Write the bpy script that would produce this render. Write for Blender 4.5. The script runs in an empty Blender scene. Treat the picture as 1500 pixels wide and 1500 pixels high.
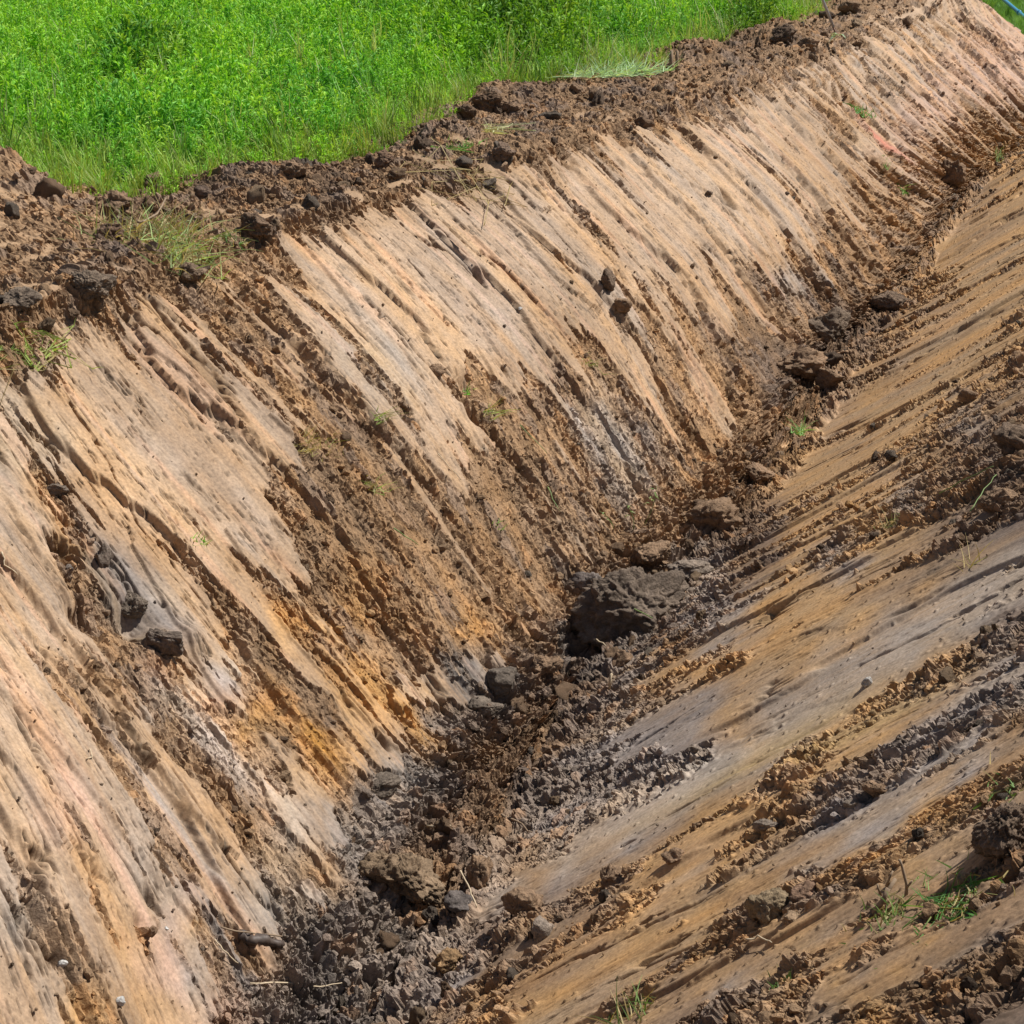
import bpy, bmesh, math, random
import numpy as np
random.seed(7)
RNG = np.random.default_rng(11)
scene = bpy.context.scene
COL = scene.collection
RES = 0.82                      # terrain sampling density

# ------------------------------------------------------------------ camera
F_PX, Y_HOR, CAM_H = 2700.0, -240.0, 2.4        # photo is 1500 px square
PITCH = math.atan((750 - Y_HOR) / F_PX)
cam = bpy.data.cameras.new('camera')
cam.sensor_width = 36.0
cam.lens = 36.0 * F_PX / 1500.0
cam.clip_start = 0.05
cam.clip_end = 3000
cam_ob = bpy.data.objects.new('camera', cam)
cam_ob.location = (0, 0, CAM_H)
cam_ob.rotation_euler = (math.pi / 2 - PITCH, 0, 0)
COL.objects.link(cam_ob)
scene.camera = cam_ob

# ------------------------------------------------------------------ light
SUN_DIR = np.array([0.50, 0.20, 0.84]); SUN_DIR /= np.linalg.norm(SUN_DIR)
elev = math.asin(SUN_DIR[2])
azim = math.atan2(SUN_DIR[0], SUN_DIR[1])        # clockwise from +Y
world = bpy.data.worlds.new('World')
scene.world = world
world.use_nodes = True
wn = world.node_tree.nodes
bgn = wn['Background']
sky = wn.new('ShaderNodeTexSky')
sky.sky_type = 'NISHITA'
sky.sun_disc = False
sky.sun_elevation = elev
sky.sun_rotation = azim
world.node_tree.links.new(sky.outputs[0], bgn.inputs[0])
bgn.inputs[1].default_value = 0.05
sun = bpy.data.lights.new('sun', 'SUN')
sun.energy = 5.0
sun.angle = math.radians(0.5)
sun.color = (1.0, 0.955, 0.88)
sun_ob = bpy.data.objects.new('sun', sun)
from mathutils import Vector
sun_ob.rotation_euler = Vector(SUN_DIR.tolist()).to_track_quat('Z', 'Y').to_euler()
sun_ob.location = (5, 5, 12)
COL.objects.link(sun_ob)
scene.view_settings.view_transform = 'Standard'
scene.view_settings.look = 'None'
scene.view_settings.exposure = 0.30
scene.view_settings.gamma = 1.0

# ------------------------------------------------------------------ helpers
def unproj(x, y, z):
    u = (x - 750) / F_PX; v = (y - 750) / F_PX
    d = np.array([u, math.cos(PITCH) - v * math.sin(PITCH), -math.sin(PITCH) - v * math.cos(PITCH)])
    return np.array([0, 0, CAM_H]) + d * ((z - CAM_H) / d[2])

def proj(P):
    q = P - np.array([0, 0, CAM_H])
    depth = q[..., 1] * math.cos(PITCH) - q[..., 2] * math.sin(PITCH)
    up = q[..., 1] * math.sin(PITCH) + q[..., 2] * math.cos(PITCH)
    dd = np.maximum(depth, 0.05)
    return 750 + F_PX * q[..., 0] / dd, 750 - F_PX * up / dd, depth

def hsh(ix, iy, iz=0, seed=0):
    h = (ix.astype(np.uint32) * np.uint32(374761393)) ^ (iy.astype(np.uint32) * np.uint32(668265263))
    h = h ^ np.uint32((seed * 2246822519 + 12345) & 0xffffffff)
    if not isinstance(iz, int):
        h = (h ^ (h >> np.uint32(11))) * np.uint32(2654435769)
        h = h ^ (iz.astype(np.uint32) * np.uint32(3266489917))
    h = (h ^ (h >> np.uint32(13))) * np.uint32(1274126177)
    h = (h ^ (h >> np.uint32(16))) * np.uint32(2246822519)
    return h ^ (h >> np.uint32(15))

def rnd01(h):
    return (h & np.uint32(0xffffff)).astype(np.float32) / np.float32(16777216.0)

def perlin(x, y, seed=0):
    x = np.asarray(x, np.float32); y = np.asarray(y, np.float32)
    xi = np.floor(x); yi = np.floor(y)
    fx = x - xi; fy = y - yi
    xi = xi.astype(np.int32); yi = yi.astype(np.int32)
    u = fx * fx * fx * (fx * (fx * 6 - 15) + 10); v = fy * fy * fy * (fy * (fy * 6 - 15) + 10)
    def gr(a, b, dx, dy):
        t = rnd01(hsh(a, b, 0, seed)) * np.float32(6.2831853)
        return np.cos(t) * dx + np.sin(t) * dy
    n00 = gr(xi, yi, fx, fy); n10 = gr(xi + 1, yi, fx - 1, fy)
    n01 = gr(xi, yi + 1, fx, fy - 1); n11 = gr(xi + 1, yi + 1, fx - 1, fy - 1)
    a = n00 + u * (n10 - n00); b = n01 + u * (n11 - n01)
    return (a + v * (b - a)) * np.float32(1.5)

def fbm(x, y, o=3, seed=0):
    s = 0; a = 1.0; t = 0
    for k in range(o):
        s = s + a * perlin(x * 2 ** k, y * 2 ** k, seed + k); t += a; a *= 0.5
    return s / t

def worley(x, y, seed=0):
    x = np.asarray(x, np.float32); y = np.asarray(y, np.float32)
    xi = np.floor(x); yi = np.floor(y)
    fx = x - xi; fy = y - yi
    xi = xi.astype(np.int32); yi = yi.astype(np.int32)
    f1 = np.full(x.shape, 9, np.float32); f2 = f1.copy(); rid = np.zeros(x.shape, np.float32)
    for dx in (-1, 0, 1):
        for dy in (-1, 0, 1):
            h = hsh(xi + dx, yi + dy, 0, seed)
            ox = rnd01(h); oy = rnd01(h * np.uint32(747796405) + np.uint32(7))
            d = (dx + ox - fx) ** 2 + (dy + oy - fy) ** 2
            c = d < f1
            f2 = np.where(c, f1, np.minimum(f2, d))
            rid = np.where(c, rnd01(h * np.uint32(2891336453) + np.uint32(3)), rid)
            f1 = np.where(c, d, f1)
    return np.sqrt(f1), np.sqrt(f2), rid

def perlin3(p, seed=0):
    p = p.astype(np.float32)
    i = np.floor(p); f = p - i; i = i.astype(np.int32)
    w = f * f * (3 - 2 * f); s = 0
    for a in (0, 1):
        for b in (0, 1):
            for c in (0, 1):
                r = rnd01(hsh(i[:, 0] + a, i[:, 1] + b, i[:, 2] + c, seed)) * 2 - 1
                wt = (w[:, 0] if a else 1 - w[:, 0]) * (w[:, 1] if b else 1 - w[:, 1]) * (w[:, 2] if c else 1 - w[:, 2])
                s = s + r * wt
    return s

def sstep(x, a, b):
    t = np.clip((x - a) / (b - a), 0, 1)
    return t * t * (3 - 2 * t)

def make_mesh(name, V, F, mat, col=None, rough=None, smooth=True, parent=None):
    """one mesh object; F is an (n,3) or (n,4) index array"""
    me = bpy.data.meshes.new(name)
    V = np.ascontiguousarray(V, np.float32); F = np.ascontiguousarray(F, np.int32)
    n, k = F.shape
    me.vertices.add(len(V)); me.vertices.foreach_set('co', V.ravel())
    me.loops.add(n * k); me.loops.foreach_set('vertex_index', F.ravel())
    me.polygons.add(n)
    me.polygons.foreach_set('loop_start', np.arange(0, n * k, k, dtype=np.int32))
    me.polygons.foreach_set('loop_total', np.full(n, k, np.int32))
    me.polygons.foreach_set('use_smooth', np.full(n, smooth, bool))
    if col is not None:
        a = me.attributes.new('soil', 'FLOAT_COLOR', 'POINT')
        c = np.ones((len(V), 4), np.float32); c[:, :3] = col
        if rough is not None: c[:, 3] = rough
        a.data.foreach_set('color', c.ravel())
    me.update(calc_edges=True)
    me.materials.append(mat)
    o = bpy.data.objects.new(name, me)
    COL.objects.link(o)
    if parent is not None: o.parent = parent
    return o

def tag(o, label=None, cat=None, group=None, kind=None):
    if label: o['label'] = label
    if cat: o['category'] = cat
    if group: o['group'] = group
    if kind: o['kind'] = kind
    return o

# ------------------------------------------------------------------ materials
def new_mat(name):
    m = bpy.data.materials.new(name); m.use_nodes = True
    nt = m.node_tree
    return m, nt, nt.nodes['Principled BSDF']

def soil_material(name, fine=1.0, bump=1.0):
    m, nt, b = new_mat(name)
    N = nt.nodes; L = nt.links
    at = N.new('ShaderNodeAttribute'); at.attribute_name = 'soil'
    tc = N.new('ShaderNodeTexCoord')
    n1 = N.new('ShaderNodeTexNoise'); n1.inputs['Scale'].default_value = 55 * fine; n1.inputs['Detail'].default_value = 6; n1.inputs['Roughness'].default_value = 0.65
    n2 = N.new('ShaderNodeTexNoise'); n2.inputs['Scale'].default_value = 9 * fine; n2.inputs['Detail'].default_value = 4
    L.new(tc.outputs['Object'], n1.inputs['Vector']); L.new(tc.outputs['Object'], n2.inputs['Vector'])
    mr = N.new('ShaderNodeMapRange'); mr.inputs[1].default_value = 0.3; mr.inputs[2].default_value = 0.7; mr.inputs[3].default_value = 0.66; mr.inputs[4].default_value = 1.26
    L.new(n1.outputs[0], mr.inputs[0])
    mr2 = N.new('ShaderNodeMapRange'); mr2.inputs[1].default_value = 0.3; mr2.inputs[2].default_value = 0.7; mr2.inputs[3].default_value = 0.88; mr2.inputs[4].default_value = 1.12
    L.new(n2.outputs[0], mr2.inputs[0])
    mu = N.new('ShaderNodeMath'); mu.operation = 'MULTIPLY'; L.new(mr.outputs[0], mu.inputs[0]); L.new(mr2.outputs[0], mu.inputs[1])
    vm = N.new('ShaderNodeVectorMath'); vm.operation = 'SCALE'
    L.new(at.outputs['Color'], vm.inputs[0]); L.new(mu.outputs[0], vm.inputs['Scale'])
    L.new(vm.outputs[0], b.inputs['Base Color'])
    rr = N.new('ShaderNodeMapRange'); rr.inputs[3].default_value = 0.62; rr.inputs[4].default_value = 0.93
    L.new(at.outputs['Alpha'], rr.inputs[0]); L.new(rr.outputs[0], b.inputs['Roughness'])
    b.inputs['Specular IOR Level'].default_value = 0.18
    bs = N.new('ShaderNodeMath'); bs.operation = 'MULTIPLY_ADD'; bs.inputs[1].default_value = 0.75 * bump; bs.inputs[2].default_value = 0.12 * bump
    L.new(at.outputs['Alpha'], bs.inputs[0])
    bp = N.new('ShaderNodeBump'); bp.inputs['Distance'].default_value = 0.012
    L.new(bs.outputs[0], bp.inputs['Strength']); L.new(n1.outputs[0], bp.inputs['Height'])
    L.new(bp.outputs[0], b.inputs['Normal'])
    return m

def plain_material(name, col, rough=0.7, var=0.25, scale=40, metal=0.0, bump=0.2, translucent=0.0):
    m, nt, b = new_mat(name)
    N = nt.nodes; L = nt.links
    tc = N.new('ShaderNodeTexCoord')
    n = N.new('ShaderNodeTexNoise'); n.inputs['Scale'].default_value = scale; n.inputs['Detail'].default_value = 5
    L.new(tc.outputs['Object'], n.inputs['Vector'])
    mx = N.new('ShaderNodeMix'); mx.data_type = 'RGBA'
    mx.inputs[6].default_value = tuple(c * (1 - var) for c in col) + (1,)
    mx.inputs[7].default_value = tuple(min(1, c * (1 + var)) for c in col) + (1,)
    L.new(n.outputs[0], mx.inputs[0]); L.new(mx.outputs[2], b.inputs['Base Color'])
    b.inputs['Roughness'].default_value = rough; b.inputs['Metallic'].default_value = metal
    bp = N.new('ShaderNodeBump'); bp.inputs['Strength'].default_value = bump; bp.inputs['Distance'].default_value = 0.005
    L.new(n.outputs[0], bp.inputs['Height']); L.new(bp.outputs[0], b.inputs['Normal'])
    return m

def leaf_material(name, trans=0.45):
    m, nt, b = new_mat(name)
    N = nt.nodes; L = nt.links
    at = N.new('ShaderNodeAttribute'); at.attribute_name = 'soil'
    L.new(at.outputs['Color'], b.inputs['Base Color'])
    b.inputs['Roughness'].default_value = 0.55
    b.inputs['Specular IOR Level'].default_value = 0.3
    tr = N.new('ShaderNodeBsdfTranslucent')
    sc = N.new('ShaderNodeVectorMath'); sc.operation = 'MULTIPLY'; sc.inputs[1].default_value = (1.25, 1.15, 0.5)
    L.new(at.outputs['Color'], sc.inputs[0]); L.new(sc.outputs[0], tr.inputs['Color'])
    ms = N.new('ShaderNodeMixShader'); ms.inputs[0].default_value = trans
    L.new(b.outputs[0], ms.inputs[1]); L.new(tr.outputs[0], ms.inputs[2])
    L.new(ms.outputs[0], N['Material Output'].inputs['Surface'])
    return m

M_SOIL = soil_material('clay_soil')
M_CLOD = soil_material('clod_soil', 1.3, 1.4)
M_LEAF = leaf_material('leaf', .36)
M_STRAW = leaf_material('straw', 0.25)

# ------------------------------------------------------------------ trench layout
# stations across the trench: far crest, mid bank, toe, floor, near toe, near bank (two)
FAR = [((-420,620),(-60,1150),(200,1750)),((-280,570),(40,1010),(330,1520)),((-130,520),(140,870),(500,1340)),
       ((40,470),(300,790),(610,1160)),((220,410),(480,680),(730,1020)),((420,335),(640,570),(850,870)),
       ((600,290),(800,490),(980,760)),((760,250),(930,420),(1080,650)),((900,190),(1060,350),(1180,510)),
       ((1040,145),(1180,285),(1290,415)),((1160,95),(1280,215),(1380,290)),((1270,55),(1380,155),(1460,225)),
       ((1370,20),(1470,110),(1540,180)),((1440,5),(1540,90),(1610,150))]
NEAR = [((300,1850),(430,1800),(900,1520),(1500,1190)),((420,1640),(540,1600),(960,1370),(1500,1060)),
        ((570,1400),(680,1360),(1050,1160),(1500,930)),((700,1190),(810,1150),(1120,980),(1500,780)),
        ((800,1030),(890,990),(1180,830),(1500,660)),((930,890),(1010,860),(1240,740),(1500,590)),
        ((1050,770),(1120,745),(1300,650),(1500,530)),((1140,650),(1210,625),(1370,545),(1500,470)),
        ((1230,510),(1280,490),(1400,430),(1500,375)),((1325,410),(1365,392),(1440,350),(1520,305)),
        ((1410,290),(1440,275),None,None),((1490,225),(1515,213),None,None),
        ((1570,178),(1595,168),None,None),((1640,148),(1665,140),None,None)]
DEPTH = [2.0,2.0,2.0,2.0,1.92,1.88,1.82,1.73,1.63,1.53,1.4,1.36,1.34,1.32]
C_ = np.array([unproj(*r[0], 0) for r in FAR])
Mi = np.array([unproj(*r[1], -0.47 * d) for r, d in zip(FAR, DEPTH)])
T_ = np.array([unproj(*r[2], -d) for r, d in zip(FAR, DEPTH)])
B_ = np.array([unproj(*r[0], -d - .12) for r, d in zip(NEAR, DEPTH)])
N_ = np.array([unproj(*r[1], -d - .06) for r, d in zip(NEAR, DEPTH)])
TAN = math.tan(math.radians(36))
d0 = N_[0] - N_[2]
NX = np.vstack([N_[0] + d0 * 6 / np.linalg.norm(d0), N_])
def ndist(q):
    best = (99, 0)
    for a, b in zip(NX[:-1], NX[1:]):
        ab = (b - a)[:2]; t = min(1, max(0, ((q - a)[:2] @ ab) / (ab @ ab)))
        c = a + t * (b - a); d = math.hypot(*(q - c)[:2])
        if d < best[0]: best = (d, c[2])
    return best
def hit(x, y):
    for z in np.linspace(1.5, -1.95, 900):
        q = unproj(x, y, z); d, zn = ndist(q)
        if q[2] < zn + TAN * d: return q
    return q
M2, C2 = [], []
for i, r in enumerate(NEAR):
    if r[2] is not None:
        M2.append(hit(*r[2])); C2.append(hit(*r[3]))
    else:
        tg = N_[min(i + 1, 13)] - N_[i - 1]; pr = np.array([tg[1], -tg[0], 0]); pr /= np.linalg.norm(pr)
        M2.append(N_[i] + pr * 0.5 + np.array([0, 0, .5 * TAN])); C2.append(N_[i] + pr * 1.0 + np.array([0, 0, TAN]))
M2 = np.array(M2); C2 = np.array(C2)
# outward direction (towards the field) per station
tg = np.gradient(C_[:, :2], axis=0)
tg = np.array([tg[max(0, i-1):i+2].mean(0) for i in range(14)])
OUT = np.stack([-tg[:, 1], tg[:, 0]], 1); OUT /= np.linalg.norm(OUT, axis=1)[:, None]
OUT3 = np.hstack([OUT, np.zeros((14, 1))])
# the field's edge along the spoil strip
EDGE_PX = [(-500,330),(-250,268),(-60,243),(0,248),(62,306),(140,305),(200,296),(400,268),(500,240),(640,205),(690,150),(830,118),(940,118),(1060,66),(1200,33),(1250,8),(1330,-8),(1480,-20)]
EDGE = np.array([unproj(x, y, 0.04)[:2] for x, y in EDGE_PX])
def edge_dist(P):
    """signed distance to field edge polyline, positive on the field side"""
    best = np.full(len(P), 1e9); sgn = np.ones(len(P))
    a0 = EDGE[0] - (EDGE[1] - EDGE[0]) * 3; a1 = EDGE[-1] + (EDGE[-1] - EDGE[-2]) * 6
    E = np.vstack([a0, EDGE, a1])
    for a, b in zip(E[:-1], E[1:]):
        ab = b - a; t = np.clip(((P - a) @ ab) / (ab @ ab), 0, 1)
        c = a + t[:, None] * ab; v = P - c; d = np.hypot(v[:, 0], v[:, 1])
        s = np.sign(ab[0] * v[:, 1] - ab[1] * v[:, 0])
        m = d < best - 1e-9
        best = np.where(m, d, best); sgn = np.where(m, s, sgn)
    return best * sgn
wp = []
for i in range(14):
    ts = np.linspace(0.3, 7, 300); P = C_[i, :2] + OUT[i] * ts[:, None]
    e = edge_dist(P); k = np.argmax(e > 0) if (e > 0).any() else 120
    wp.append(float(np.clip(ts[k], 1.2, 3.4)))
wp = np.array(wp); wp = np.convolve(np.pad(wp, 1, 'edge'), [.25, .5, .25], 'valid')
zz = lambda z: np.array([0, 0, z])
cols = [C_ + OUT3 * 8 + zz(-0.5), C_ + OUT3 * (wp[:, None] + 1.2) + zz(-0.16), C_ + OUT3 * (wp[:, None] + .2) + zz(0.0),
        C_ + OUT3 * wp[:, None] * .55 + zz(0.07), C_ + OUT3 * .3 + zz(0.05), C_, Mi, T_, B_, N_, M2, C2]
nd = C2 - M2; nd /= np.linalg.norm(nd[:, :2], axis=1)[:, None]
nd[:, 2] = TAN * .95
run = (0.1 - C2[:, 2]) / nd[:, 2]
K = C2 + nd * run[:, None]
flat = nd.copy(); flat[:, 2] = 0
cols += [K, K + flat * 1.2 + zz(.05), K + flat * 9]
G = np.stack(cols, 1)                                     # stations x columns x 3
# stations behind the camera side, and the far end where the bank dips and bends away
sh = [np.array([-.25, -.8, 0]), np.array([-.5, -1.6, 0]), np.array([-.85, -2.7, 0]), np.array([-1.6, -5, 0]), np.array([-3.2, -11, 0]), np.array([-8, -28, 0])]
pre = [G[0] + s for s in sh][::-1]
e1 = G[13].copy(); e1 += np.array([1.5, 2.6, 0]); e1[:6, 2] -= 0.95; e1[6, 2] -= .5
e2 = e1 + np.array([2.4, 2.6, 0]); e3 = e2 + np.array([9, 6, 0])
e4 = e3 + np.array([20, 14, 0]); e5 = e4 + np.array([60, 42, 0]); e6 = e5 + np.array([200, 140, 0])
G = np.concatenate([np.array(pre), G, np.array([e1, e2, e3, e4, e5, e6])], 0)
R, Cn = G.shape[:2]
rs = [14, 14, 14, 60, 190, 215] + [215, 215, 205, 195, 190, 180, 170, 160, 150, 125, 110, 95, 60] + [45, 25, 14, 14, 14, 14]
cs = [6, 26, 60, 60, 40, 345, 345, 95, 85, 270, 300, 70, 16, 6]
def params(cnt):
    out = []
    for i, c in enumerate(cnt):
        c = max(3, int(c * RES)); out.append(i + np.arange(c) / c)
    out.append([len(cnt)])
    return np.concatenate(out)
pu, pv = params(rs), params(cs)
def spline_w(p, n):
    i = np.minimum(p.astype(int), n - 2); t = p - i
    W = np.zeros((len(p), n)); r = np.arange(len(p))
    w0 = -.5 * t + t * t - .5 * t ** 3; w1 = 1 - 2.5 * t * t + 1.5 * t ** 3
    w2 = .5 * t + 2 * t * t - 1.5 * t ** 3; w3 = -.5 * t * t + .5 * t ** 3
    for o, w in ((-1, w0), (0, w1), (1, w2), (2, w3)):
        np.add.at(W, (r, np.clip(i + o, 0, n - 1)), w)
    return W
Wu, Wv = spline_w(pu, R), spline_w(pv, Cn)
P = np.einsum('ar,rck->ack', Wu, G); P = np.einsum('bc,ack->abk', Wv, P)     # smooth base surface
nu, nv = P.shape[:2]
print('terrain', nu, nv, nu * nv)
du = np.gradient(P, axis=0); dv = np.gradient(P, axis=1)
NRM = np.cross(dv, du); NRM /= np.linalg.norm(NRM, axis=2, keepdims=True) + 1e-9
NRM *= np.sign(NRM[..., 2:3])
# metric coordinates: S along, T across (0 on the far crest)
i_c = int(np.argmin(abs(pv - 6))); i_crest = int(np.argmin(abs(pv - 5)))
ds = np.linalg.norm(np.diff(P[:, i_c], axis=0), axis=1); S = np.concatenate([[0], np.cumsum(ds)])
dt = np.linalg.norm(np.diff(P, axis=1), axis=2)
T = np.concatenate([np.zeros((nu, 1)), np.cumsum(dt, 1)], 1); T = T - T[:, i_crest:i_crest + 1]
S = np.repeat(S[:, None], nv, 1).astype(np.float32); T = T.astype(np.float32)
V_ = np.repeat(pv[None, :], nu, 0).astype(np.float32)
U_ = np.repeat(pu[:, None], nv, 1).astype(np.float32)
PX, PY, DEP = proj(P)
PX = PX.astype(np.float32); PY = PY.astype(np.float32)

# survey of the ground: how torn up it is (0 smooth smear .. 9 clods) and what soil it is
ROUGH = """
888888888888888888888889986445
888888888888888888888999734455
888888888888888888888874573455
888888888888899887787522367466
888888888888998864332245535687
133999998877663334321233567852
223999568643222234321224678533
536999884322222233233346777223
999989665321112223644556779823
656435676531122335656678985234
863233565742153367566789963235
442212345683176678656787323445
343211223588238878876853334667
345332214888737888889633346678
464453227888887888899556645788
456357326888888888999874456785
547345645888888889999744664634
358733676867888867799644434334
148964776677888668875434222357
127876676567656687445532235666
223765577653356888653312354667
322576587534888997433234456755
342377677545999876653247887554
234436664489999887533478864565
344475366669899873244454453568
353467538799987435632546444448
657344665479987878532336674786
366645667787698843344765565556
357545556886887322234556355567
446654567888886322656887656666
""".split()
# a tuning of two rows' commas above keeps 30 columns each
SOIL = """
ddddddddddddddddddddddddbbppprr
ddddddddddddddddddddddbbpppprr
dddddddddddddddddddbbbpppptrrr
dddddddddddddddddbbttppbtprrtb
dddddddddddddddbbtppppptbprtby
tbdddddddddbbbbtpppppppttbttby
bbtdddbbbbttppppptpppppptttbtyy
btbdddbbtpppppppttpptptttbbyyy
bdbbdbtbtpppppppbtptttbgdbdyyy
btttttbbtpppppptbtttttbbddytyy
bgttttbbttqqppttbttttbdddbtyyy
qtptttttbbtqppbttwttttdbtyyyyb
qqpptttttbdbpptbtwgtttbbtyyygb
qqtpptttbbbbbpbbtgwttbbyyyybdd
ptbppttptbbbbbbbbbgtbbbyyygbbd
pptbtpppttbbbbbbbbbbbddyyyybdd
tptkbpttbbbtbbbbbbbbgddygybbbq
tbbkqpbttbobbbbbbbkdggyyybbyqq
pptbkptboobtbobbtkkdggyyyyqqqd
ppbbrtwbtbotbgbbgkdyyyyyqqqybg
ppbbwwrobbotobggkkbbgyqqqyybgg
ptpbbwwobdotggkkddbggyqqyybggb
pttpbbwwbootkkkkbbggkggyybgggb
prttpbbtwbggkddkggggyyyygggybb
prtptbbbgtgkddbggggtyyybgggytb
pptptbbtqbgbbdgbgbyytybgbyytbd
qpptprbgggkgbbgbdbytybytbbbtbb
tbptrobbkkgkggdbbtyyybbytbtobb
tbbprgtbkkggggbbtyybbgytotobbd
ttobtprgkkkggbyyytbbdbttbobbdd
""".split()
PAL = {'p': (.43,.32,.23), 'q': (.39,.31,.24), 't': (.39,.275,.18), 'y': (.42,.28,.155), 'b': (.32,.22,.14),
       'd': (.21,.145,.10), 'g': (.34,.275,.225), 'k': (.185,.155,.135), 'o': (.46,.265,.11), 'w': (.41,.33,.26), 'r': (.43,.285,.20)}
for k_, v_ in {'p': (.93,.875,.80), 'q': (.92,.88,.82), 't': (.95,.89,.81), 'y': (1.04,.98,.88), 'b': (.98,.94,.88)}.items():
    PAL[k_] = tuple(a * b for a, b in zip(PAL[k_], v_))
RM = np.zeros((30, 30), np.float32); CM = np.zeros((30, 30, 3), np.float32)
for j in range(30):
    for i in range(30):
        RM[j, i] = int(ROUGH[j][min(i, len(ROUGH[j]) - 1)]) / 9
        k_ = SOIL[j][min(i, len(SOIL[j]) - 1)]
        if k_ == 'd' and j < 9 and (i * 7 + j * 3) % 3: k_ = 'b'      # the lip is lighter than the floor
        if j in (5, 6, 7) and i < 3: k_ = 't'
        CM[j, i] = PAL[k_]
for j, i0, vals in ((17,18,(9,9,9,7)), (18,17,(9,9,8,6)), (19,15,(9,9,8,7,6)), (20,15,(9,9,9,8,6,4)), (21,15,(9,9,8,6,4)), (22,15,(9,9,8,7,6)), (23,15,(9,9,8,5)),
                    (12,22,(8,6)), (13,21,(9,8)), (5,0,(5,)), (6,0,(5,6,6)), (7,0,(6,6,7))):
    for q_, v_ in enumerate(vals): RM[j, i0 + q_] = v_ / 9
for j, i0, cc_ in ((19,15,'dkkg'), (20,14,'kdddg'), (21,14,'dbdgg'), (22,13,'dbdggg'), (5,0,'b')):
    for q_, v_ in enumerate(cc_): CM[j, i0 + q_] = PAL[v_]
def bil(Mp, x, y):
    gx = np.clip(x / 50 - .5, 0, 28.999); gy = np.clip(y / 50 - .5, 0, 28.999)
    i = gx.astype(int); j = gy.astype(int); a = gx - i; b = gy - j
    if Mp.ndim == 3: a = a[..., None]; b = b[..., None]
    return (Mp[j, i] * (1 - a) + Mp[j, i + 1] * a) * (1 - b) + (Mp[j + 1, i] * (1 - a) + Mp[j + 1, i + 1] * a) * b

far = sstep(V_, 4.85, 5.15) * (1 - sstep(V_, 6.85, 7.05))           # far bank
near = sstep(V_, 8.9, 9.15)
T2 = np.concatenate([np.zeros((nu, 1)), np.cumsum(dt * (1 - .5 * far[:, 1:]), 1)], 1).astype(np.float32)
plat = 1 - sstep(V_, 4.8, 5.02)
floor_ = np.clip(1 - far - near - plat, 0, 1)
# noise along the drag direction
A1 = perlin(S * 2.6, T * .42, 1); A2 = perlin(S * 7, T * .9, 2); A3 = perlin(S * 19, T * 2.4, 3); A4 = perlin(S * 45, T * 7, 4)
warpx = 26 * perlin(S * 3, T * 1.2, 8) + 10 * perlin(S * 12, T * 4, 9)
warpy = 26 * perlin(S * 3, T * 1.2, 18) + 10 * perlin(S * 12, T * 4, 19)
rm = bil(RM, PX + warpx, PY + warpy)
ms = rm + .38 * A1 + .26 * A2 + (.14 + .06 * far) * A3 + .08 * A4
A5 = perlin(S * 5.5, T * .30, 5)
track = sstep(perlin(S * .55, T * 4.2 + .3 * A2, 65) + .25 * perlin(S * 5, T * 6, 66), .05, .3)
ms = ms + plat * (.12 - .42 * track) + .22 * floor_ + near * (.26 * A5 - .07) + .05 * perlin(S * 70, T * 28, 6) - .05 * far
# bucket passes: a step and a torn seam at each pass edge
sw2 = S * .92 + .22 * perlin(S * .4, T * .8, 24) + .05 * A3
f2_ = sw2 - np.floor(sw2)
seam = np.exp(-((np.minimum(f2_, 1 - f2_)) / .055) ** 2) * sstep(perlin(S * .8, T * 1.3, 25), -.35, .25)
ms = ms + .20 * seam * (far + near) - .05 * (far + near)
m = sstep(ms, .47, .56)
m_soft = sstep(ms, .25, .75)
# far from the surveyed frame use plain mix
# --- relief
iso = perlin(S * 1.1, T * 1.1, 30)
big = .05 * perlin(S * .7, T * .5, 31) + .016 * perlin(S * 2.3, T * .55, 32)
# drag terraces: sharp edge on one side
saw = S * 2.1 + .9 * perlin(S * .5, T * .35, 33) + .25 * perlin(S * 3, T * 1.1, 34)
fr = saw - np.floor(saw)
k1 = rnd01(hsh(np.floor(saw).astype(np.int32), (np.floor(T * .9 + .10 * perlin(S * 24, T * 3, 7) + .35 * perlin(S * 6, T, 7) + 3 * rnd01(hsh(np.floor(saw).astype(np.int32), np.zeros_like(saw, dtype=np.int32), 0, 5)))).astype(np.int32), 0, 6))
ter = (1 - fr) * sstep(fr, 0, .05) * (k1 > .35) * k1
bank = np.clip(far + near, 0, 1)
disp = (far + .5 * near) * .045 * ((1 - f2_) * sstep(f2_, 0, .03) - .5) + big * (1 - .4 * near) + (.9 * far + .2 * near) * .036 * ter * (1 - .4 * m)
cord = .0045 * perlin(S * 30, T * .55, 35) + .0030 * perlin(S * 75, T * .9, 36) + .0012 * perlin(S * 160, T * 1.6, 37)
disp += (.75 * far + .22 * near) * (1 - m) * cord
# cracks that follow the drag direction
cr = perlin(S * 2.8 + .3 * A2 + .07 * A4, T * .33, 40)
ex = sstep(perlin(S * 2.2, T * 1.0, 41) + .25 * A4, -.05, .2)
crack = np.exp(-(cr / .026) ** 2) * ex
disp -= bank * .055 * crack
cr2 = perlin(S * 7.5 + .25 * A4, T * .55, 42); ex2 = sstep(perlin(S * 5, T * 1.7, 43) + .3 * A4, .12, .3)
crack2 = np.exp(-(cr2 / .05) ** 2) * ex2
disp -= (far + .35 * near) * .024 * crack2 * (1 - m)
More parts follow.
